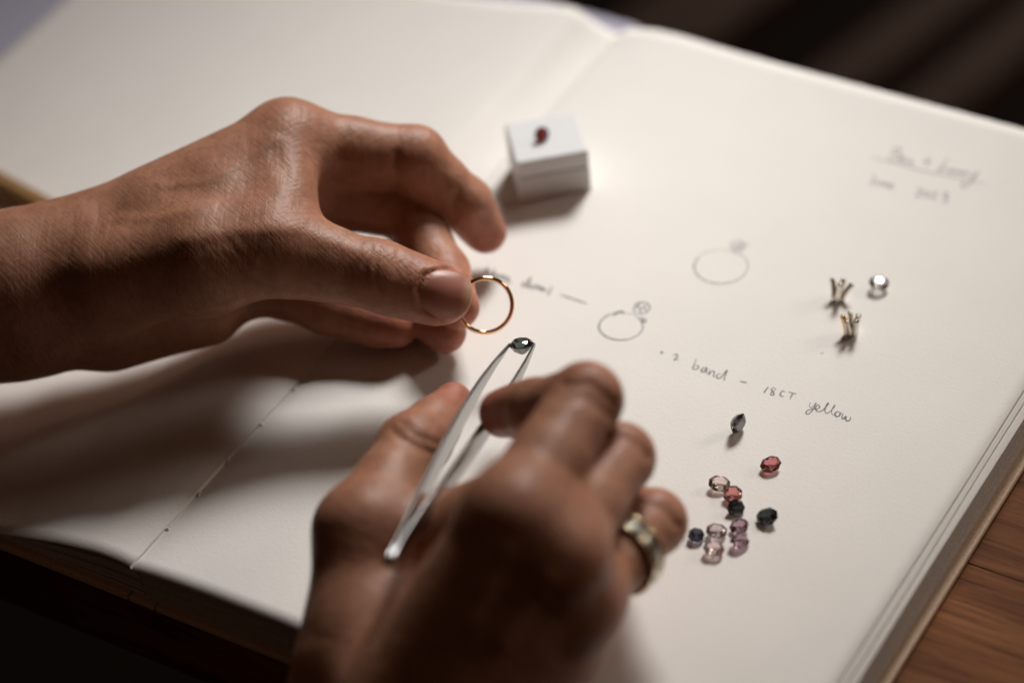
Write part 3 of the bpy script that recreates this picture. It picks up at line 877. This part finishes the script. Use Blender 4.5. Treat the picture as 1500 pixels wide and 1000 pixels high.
# ---- right hand: knuckles towards the camera, holding tweezers between thumb and index finger
right = Hand(
    palm=[
        ((-64.0, -205.1, -78.2), (-43.7, -169.0, -13.2), 30, 28),
        ((-43.7, -169.0, -13.2), (-36.3, -162.7, 15.0), 28, 24),
        ((-53.7, -150.9, 7.2), (-46.3, -140.5, 22.0), 20, 16),
        ((-35.8, -167.6, 24.6), (-4.9, -146.4, 68.2), 20, 13.5),           # index metacarpal
        ((-29.2, -164.0, 16.6), (4.6, -151.3, 58.1), 19, 13),
        ((-19.5, -164.0, 13.6), (7.9, -151.9, 40.9), 18, 12),
        ((-14.1, -161.8, 10.1), (1.6, -153.5, 25.5), 16, 11.5),
        ((-0.7, -144.9, 56.3), (6.1, -149.6, 41.9), 12.5, 12),          # knuckle ridge
        ((-50.8, -141.9, 18.9), (-46.6, -114.3, 36.5), 16, 13),             # thumb metacarpal
        ((-33.9, -142.8, 22.5), (-17.7, -124.4, 34.1), 14, 11),             # first web
        ((-43.0, -119.9, 24.1), (-19.9, -119.3, 27.9), 10, 9),
        ((-35.8, -115.6, 32.1), (-11.4, -119.5, 45.8), 10, 10),
    ],
    fingers=[
        dict(j=[(-45.9, -112.5, 38.6), (-31.5, -83.3, 38.4), (-18.8, -61.6, 34.3)], r=[11.6, 9.4, 5.5], k=4.0, k0=9, r0=20, r1=40, waist=0.92),
        dict(j=[(-4.9, -145.7, 67.5), (17.9, -106.7, 70.8), (5.3, -93.7, 56.8), (-4.6, -81.1, 45.4)], r=[12.3, 9.7, 8.5, 7.0], k0=9),
        dict(j=[(4.6, -151.3, 58.1), (25.5, -112.6, 53.5), (18.9, -93.3, 39.2), (14.2, -81.9, 27.9)], r=[11.8, 9.2, 8.0, 6.8], k0=8),
        dict(j=[(7.9, -151.9, 40.9), (32.9, -117.7, 32.7), (26.1, -102.2, 23.1), (20.8, -92.2, 16.2)], r=[11.2, 8.9, 7.8, 6.6], k0=8),
        dict(j=[(1.6, -153.5, 25.5), (13.3, -130.0, 15.8), (12.6, -111.8, 9.2), (11.4, -102.9, 7.2)], r=[10.5, 8.2, 7.2, 6.4], k0=8),
    ],
    grooves=[
        ([(-35.7, -90.2, 51.7), (-31.4, -93.1, 48.5), (-25.7, -95.0, 46.3)], 1.2, 0.55, -30, 30),
        ([(-33.4, -88.9, 53.2), (-29.3, -91.7, 50.0), (-23.9, -93.4, 48.1)], 1.0, 0.4, -30, 30),
        ([(12.7, -107.7, 77.2), (19.0, -107.7, 77.2), (25.2, -111.8, 72.6)], 1.6, 0.7, -30, 40),       # knuckle folds
        ([(10.9, -109.9, 74.8), (17.5, -109.8, 74.9), (23.7, -113.4, 70.8)], 1.6, 0.6, -30, 40),
        ([(22.7, -110.2, 59.3), (28.2, -110.8, 58.6), (32.8, -114.4, 54.6)], 1.6, 0.7, -30, 40),
        ([(30.2, -115.7, 38.0), (35.3, -116.6, 37.0), (39.2, -120.1, 33.0)], 1.5, 0.6, -30, 40),
        ([(-18.6, -159.6, 48.8), (-8.7, -148.5, 61.3)], 3.0, -1.0, -40, 30),                      # extensor tendons
        ([(-11.3, -163.7, 44.1), (2.0, -154.0, 55.0)], 3.0, -1.0, -40, 30),
    ],
)
rm_, rP = right.mesh("hand_right")
add_skin_uv(rm_, rP, np.array((-3.1, -128.0, 51.2)) - np.array((-29.9, -180.6, 37.1)))
hand_r = link("hand", rm_, SKIN)
tag(hand_r, "right hand in front gripping the steel tweezers, wearing a wide band ring", "hand", "hands of the person working at the sketchbook")

# ------------------------------------------------------------------ rings
def lathe_ring(profile, seg=96):
    """profile: closed list of (r, z) in mm, revolved about z"""
    V, F = [], []
    n = len(profile)
    for i in range(seg):
        a = 2 * math.pi * i / seg
        for r, z in profile: V.append((r * math.cos(a) * MM, r * math.sin(a) * MM, z * MM))
    for i in range(seg):
        for k in range(n):
            F.append((i * n + k, i * n + (k + 1) % n, ((i + 1) % seg) * n + (k + 1) % n, ((i + 1) % seg) * n + k))
    m = mesh_from("band", V, F, True)
    bmx = bmesh.new(); bmx.from_mesh(m); bmesh.ops.recalc_face_normals(bmx, faces=bmx.faces[:]); bmx.to_mesh(m); bmx.free()
    return m

def dprof(r0, th, w, n=14):
    """half-round band: flat-ish inside at r0, domed outside"""
    out = []
    for k in range(n + 1):
        a = -math.pi / 2 + math.pi * k / n
        out.append((r0 + th * 0.35 + th * 0.65 * math.cos(a), w / 2 * math.sin(a)))
    for k in range(1, 6):
        a = math.pi / 2 + math.pi * k / 6
        out.append((r0 + th * 0.35 + th * 0.35 * math.cos(a), w / 2 * math.sin(a)))
    return out

ring = link("gold_ring", lathe_ring(dprof(7.65, 1.35, 1.7)), ROSE_GOLD)
ring.location = Vector((-6.8, -9.8, 24.5)) * MM
ax = (-CAM_F * 1.0 + CAM_R * 0.20 - CAM_U * 0.12).normalized()
ring.rotation_euler = ax.to_track_quat('Z', 'Y').to_euler()
tag(ring, "thin plain rose gold ring held between the left thumb and finger", "ring")

# wide two-tone band worn on the ring finger of the right hand
fa, fb = Vector((7.9, -151.9, 40.9)) * MM, Vector((32.9, -117.7, 32.7)) * MM
fax = (fb - fa).normalized()
band = empty("band_ring", fa + (fb - fa) * 0.60)
band.rotation_euler = fax.to_track_quat('Z', 'Y').to_euler()
tag(band, "wide pale gold and silver band worn on the right hand's ring finger", "ring")
R0 = 9.9
pr = [(R0, -2.9), (R0 + 1.0, -2.9), (R0 + 1.5, -2.3), (R0 + 1.6, 0), (R0 + 1.5, 2.3), (R0 + 1.0, 2.9), (R0, 2.9), (R0 - 0.1, 0)]
link("band", lathe_ring(pr), WHITE_GOLD, band)
for z in (-2.7, 2.7):
    V, F = [], []
    prr = [(R0 + 1.25 + 0.62 * math.cos(2 * math.pi * k / 10), z + 0.62 * math.sin(2 * math.pi * k / 10)) for k in range(10)]
    link("rim", lathe_ring(prr), PALE_GOLD, band)

STUD = plain("small_bright_stone", (0.86, 0.85, 0.83), 0.12, 1.0)
for k in range(14):
    an = 2 * math.pi * k / 14
    bmx = bmesh.new(); bmesh.ops.create_icosphere(bmx, subdivisions=2, radius=1.05 * MM)
    o = link("inset_stone", bm_mesh("inset_stone", bmx), STUD, band)
    o.location = ((R0 + 1.15) * math.cos(an) * MM, (R0 + 1.15) * math.sin(an) * MM, 0)

# ------------------------------------------------------------------ gemstones
def gem_mesh(name, lx, ly, depth=0.58, sq=3.2, n=8, table=0.66):
    """faceted stone: flat table, two crown rows, girdle, two pavilion rows, culet"""
    def outline(k, off=0.0):
        a = 2 * math.pi * (k + off) / n
        c_, s_ = math.cos(a), math.sin(a)
        r = (abs(c_) ** sq + abs(s_) ** sq) ** (-1.0 / sq)
        return r * c_ * lx / 2, r * s_ * ly / 2
    h = min(lx, ly) * depth
    V, F = [], []
    rows = [(table, 0.34 * h, 0.5), (0.82, 0.22 * h, 0.0), (1.0, 0.045 * h, 0.5), (1.0, -0.02 * h, 0.5), (0.66, -0.34 * h, 0.0), (0.30, -0.56 * h, 0.5)]
    for s, z, off in rows:
        for k in range(n):
            x, y = outline(k, off); V.append((x * s * MM, y * s * MM, z * MM))
    V.append((0, 0, -0.66 * h * MM))
    F.append(tuple(range(n)))
    for i in range(len(rows) - 1):
        o0, o1 = rows[i][2], rows[i + 1][2]
        for k in range(n):
            a, b = i * n + k, i * n + (k + 1) % n
            c_, d_ = (i + 1) * n + k, (i + 1) * n + (k + 1) % n
            if o0 == o1: F.append((a, c_, d_, b))
            elif o0 > o1: F += [(a, c_, d_), (a, d_, b)]
            else: F += [(a, c_, b), (b, c_, d_)]
    for k in range(n):
        F.append(((len(rows) - 1) * n + k, len(V) - 1, (len(rows) - 1) * n + (k + 1) % n))
    m = mesh_from(name, V, F)
    bmx = bmesh.new(); bmx.from_mesh(m); bmesh.ops.recalc_face_normals(bmx, faces=bmx.faces[:]); bmx.to_mesh(m); bmx.free()
    return m

def place_gem(name, spot, size, euler, mat, label, ground=0.03, **kw):
    m = gem_mesh(name, size[0], size[1], **kw)
    o = link(name, m, mat)
    if len(euler) == 4:            # table normal and spin
        q = Vector(euler[:3]).to_track_quat('Z', 'Y')
        o.rotation_euler = (q.to_matrix() @ Matrix.Rotation(math.radians(euler[3]), 3, 'Z')).to_euler()
    else:
        o.rotation_euler = [math.radians(e) for e in euler]
    R = o.rotation_euler.to_matrix()
    zmin = min((R @ v.co).z for v in m.vertices)
    o.location = (spot[0] * MM, spot[1] * MM, spot[2] * MM - zmin + ground * MM)
    tag(o, label, "gemstone", "loose gemstones on the page")
    return o

SMOKE = gem_mat("smoky_grey_stone", (0.10, 0.097, 0.10))
BLACKG = gem_mat("black_green_stone", (0.06, 0.07, 0.07))
NAVY = gem_mat("blue_black_stone", (0.10, 0.11, 0.15))
RUBY = gem_mat("red_stone", (0.74, 0.3, 0.3))
ROSE = gem_mat("rose_red_stone", (0.74, 0.34, 0.32))
PEACH = gem_mat("peach_stone", (0.96, 0.82, 0.78))
BLUSH = gem_mat("blush_stone", (0.92, 0.78, 0.78))
MAUVE = gem_mat("mauve_stone", (0.76, 0.67, 0.71))
PLUM = gem_mat("plum_stone", (0.56, 0.4, 0.47))
CLEAR = gem_mat("clear_stone", (1.0, 1.0, 1.0), ior=1.55)

place_gem("gemstone", (64.3, -52.0, 0.0), (6.2, 6.6), (0.64, -0.70, -0.08, 22), SMOKE, "smoky grey pointed stone lying on its side above the others")
place_gem("gemstone", (71.5, -69.4, 0.0), (6.2, 5.2), (14, -8, 20), RUBY, "single bright red cushion stone apart from the cluster on the right")
place_gem("gemstone", (55.6, -74.9, 0.0), (6.4, 5.2), (16, 10, -10), PEACH, "pale peach cushion stone at the top left of the cluster")
place_gem("gemstone", (58.9, -80.0, 0.0), (5.6, 5.4), (14, -14, 35), ROSE, "dark rose red stone touching the pale peach stone")
place_gem("gemstone", (59.0, -85.4, 0.0), (5.2, 5.0), (0.1, -0.5, 0.8, 10), BLACKG, "black green stone between the rose red and plum stones")
place_gem("gemstone", (67.4, -90.7, 0.0), (6.4, 5.6), (-0.30, -0.25, 0.80, 45), BLACKG, "black cushion stone standing alone right of the cluster")
place_gem("gemstone", (46.3, -94.6, 0.0), (5.4, 4.6), (0.10, -0.16, 0.97, 40), NAVY, "blue black stone beside the right hand's ring")
place_gem("gemstone", (52.3, -93.9, 0.0), (6.0, 5.0), (12, 6, -15), MAUVE, "greyish mauve stone in the middle of the cluster")
place_gem("gemstone", (59.0, -93.0, 0.0), (5.6, 4.8), (16, -10, 15), PLUM, "dark plum stone, upper one of the pair")
place_gem("gemstone", (58.3, -99.0, 0.0), (5.8, 5.0), (10, 12, 25), PLUM, "dark plum stone, lower one of the pair")
place_gem("gemstone", (50.6, -101.0, 0.0), (5.4, 6.0), (0.10, -0.12, 0.98, 20), BLUSH, "pale blush pink stone lowest in the cluster")
g = place_gem("gemstone", (116.5, 5.1, 0.0), (6.4, 6.4), (0.12, -0.09, 0.98, 10), CLEAR, "clear colourless round stone beside the silver prong setting", sq=2.0, n=12, table=0.42)

# ------------------------------------------------------------------ prong settings
def prong_setting(spot, euler, mat, mat2, label, h=5.4, r0=1.25, r1=3.3, n=4):
    e = empty("prong_setting", (spot[0] * MM, spot[1] * MM, spot[2] * MM + 1.4 * MM))
    e.rotation_euler = [math.radians(x) for x in euler]
    tag(e, label, "ring setting", "loose prong settings on the page")
    prf = [(r0 - 0.6, -1.2), (r0 + 0.15, -1.2), (r0 + 0.35, -0.2), (r0 + 0.1, 0.9), (r0 - 0.6, 0.9)]
    link("collar", lathe_ring(prf, 28), mat, e)
    for k in range(n):
        a = 2 * math.pi * (k + 0.5) / n
        pts, rad = [], []
        for t in np.linspace(0, 1, 9):
            r = r0 + (r1 - r0) * (t ** 1.45)
            z = -0.6 + (h + 0.6) * t
            if t > 0.92: r -= 0.15
            pts.append((r * math.cos(a) * MM, r * math.sin(a) * MM, z * MM)); rad.append((1.05 - 0.2 * t) * MM)
        V, F = tube(pts, rad, 10)
        link("prong", mesh_from("prong", V, F, True), mat2 if k == 1 else mat, e)
    return e
prong_setting((103.0, 1.8, 0.0), (-14, 26, 20), SILVER, SILVER, "silver four prong setting with wide open claws beside the clear stone")
prong_setting((104.4, -14.7, 0.0), (-4, 6, 50), SILVER, GOLD_STEEL, "narrow prong setting with a golden claw, nearest the pencil note", h=5.4, r1=2.7, n=5)

# ------------------------------------------------------------------ tweezers with a dark stone in their tips
T0 = Vector((2.9, -32.1, 26.8)) * MM
RR = Vector((-38.8, -145.8, 56.8)) * MM
a_ = (RR - T0); LEN = a_.length; a_.normalize()
s0 = (Vector((6.7, -32.0, 27.0)) - Vector((-0.8, -31.0, 28.1))).normalized()
s0 = (s0 - a_ * s0.dot(a_)).normalized()
w0 = a_.cross(s0).normalized()
if w0.dot(CAM_F) > 0: w0 = -w0
PHI = math.radians(13)
sv = (s0 * math.cos(PHI) + w0 * math.sin(PHI)).normalized()
wv = a_.cross(sv).normalized()
tz = empty("tweezers", RR)
tag(tz, "steel gem tweezers held by the right hand, gripping a dark stone", "tweezers")
OFF = ([0, .03, .10, .2, .35, .55, .75, .9, 1.0], [3.9, 4.2, 4.8, 5.2, 4.9, 3.7, 2.2, 0.9, 0.6])
WID = ([0, .02, .06, .15, .3, .5, .75, .95, 1.0], [0.9, 1.25, 1.9, 3.2, 5.2, 6.4, 6.0, 3.6, 1.8])
THK = ([0, .05, .2, 1.0], [0.7, 0.85, 1.1, 1.3])
for sg in (-1, 1):
    V, F = [], []
    ts = np.concatenate([np.linspace(0, .1, 8), np.linspace(.13, 1, 34)])
    ns = 12
    for t in ts:
        c0 = T0 + a_ * (LEN * t) + sv * (sg * float(np.interp(t, *OFF)) * MM)
        W_, H_ = float(np.interp(t, *WID)) * MM / 2, float(np.interp(t, *THK)) * MM / 2
        for k in range(ns):
            an = 2 * math.pi * k / ns
            ca, sa = math.cos(an), math.sin(an)
            x = math.copysign(abs(ca) ** 0.45, ca) * W_; y = math.copysign(abs(sa) ** 0.45, sa) * H_
            V.append(c0 + wv * x + sv * y - RR)
    for i in range(len(ts) - 1):
        for k in range(ns): F.append((i * ns + k, i * ns + (k + 1) % ns, (i + 1) * ns + (k + 1) % ns, (i + 1) * ns + k))
    F.append(tuple(range(ns))); F.append(tuple((len(ts) - 1) * ns + k for k in range(ns)))
    m = mesh_from("arm", V, F, True)
    bmx = bmesh.new(); bmx.from_mesh(m); bmesh.ops.recalc_face_normals(bmx, faces=bmx.faces[:]); bmx.to_mesh(m); bmx.free()
    link("arm", m, STEEL, tz)
DARKG = gem_mat("dark_grey_green_stone", (0.12, 0.145, 0.145), ior=2.0)
gm = link("gemstone", gem_mesh("held_gem", 7.2, 6.4, depth=0.74), DARKG)
gm.location = Vector((2.7, -32.2, 26.7)) * MM
xax = (sv - a_ * 0.0).normalized()
zax = (CAM_U * 0.93 - CAM_F * 0.36); zax = (zax - xax * zax.dot(xax)).normalized()
yax = zax.cross(xax)
gm.rotation_euler = Matrix((xax, yax, zax)).transposed().to_euler()
tag(gm, "dark grey green stone held between the tweezer tips", "gemstone")

# ------------------------------------------------------------------ small white box with a stone on its lid
bx_ = empty("gem_box", (0.00774 , 0.0665, float(0.0015)), math.radians(5.4))
tag(bx_, "small white lidded gem box standing on the page", "box")
link("base", bm_mesh("base", box_bm(0.15 * MM, 24.3 * MM, 0.15 * MM, 22 * MM, -1.6 * MM, 9.7 * MM, 0.9 * MM, 3)), BOX_BODY, bx_)
link("lid", bm_mesh("lid", box_bm(0, 24.2 * MM, 0, 22 * MM, 9.9 * MM, 16.4 * MM, 0.7 * MM, 3)), BOX_WHITE, bx_)
GARNET = gem_mat("garnet_stone", (0.26, 0.04, 0.045))
place_gem("gemstone", (17.4, 77.8, 17.9), (5.4, 4.6), (0.25, -0.55, 0.62, 30), GARNET, "dark garnet red stone on top of the white box")

# ------------------------------------------------------------------ pencil on the left page, behind the wrist
pa, pb_ = Vector((-185.2, 135.5, -6.9)) * MM, Vector((-109.5, 60.2, -6.9)) * MM
pd = (pb_ - pa).normalized()
pen = empty("pencil", pa)
tag(pen, "brown wooden pencil lying on the left page behind the wrist", "pencil")
hexr = 3.9
V, F = [], []
side = pd.cross(Vector((0, 0, 1))).normalized()
def hexring(t, r, rot=0.0, n=6):
    return [pd * t + (side * math.cos(rot + 2 * math.pi * k / n) + Vector((0, 0, 1)) * math.sin(rot + 2 * math.pi * k / n)) * r for k in range(n)]
rings_ = [hexring(-0.055, hexr * MM, math.pi / 6 * 0), hexring(0.095, hexr * MM, 0)]
V = rings_[0] + rings_[1]
F = [(k, (k + 1) % 6, 6 + (k + 1) % 6, 6 + k) for k in range(6)] + [tuple(range(6))[::-1]]
link("barrel", mesh_from("barrel", V, F), PENCIL_PAINT, pen)
V = hexring(0.095, hexr * 0.98 * MM) + hexring(0.111, 1.1 * MM)
F = [(k, (k + 1) % 6, 6 + (k + 1) % 6, 6 + k) for k in range(6)] + [tuple(range(6, 12))]
link("sharpened_tip", mesh_from("sharpened_tip", V, F, True), PENCIL_WOOD, pen)
V = hexring(0.111, 1.05 * MM) + hexring(0.116, 0.2 * MM)
link("lead", mesh_from("lead", V, F, True), GRAPHITE, pen)
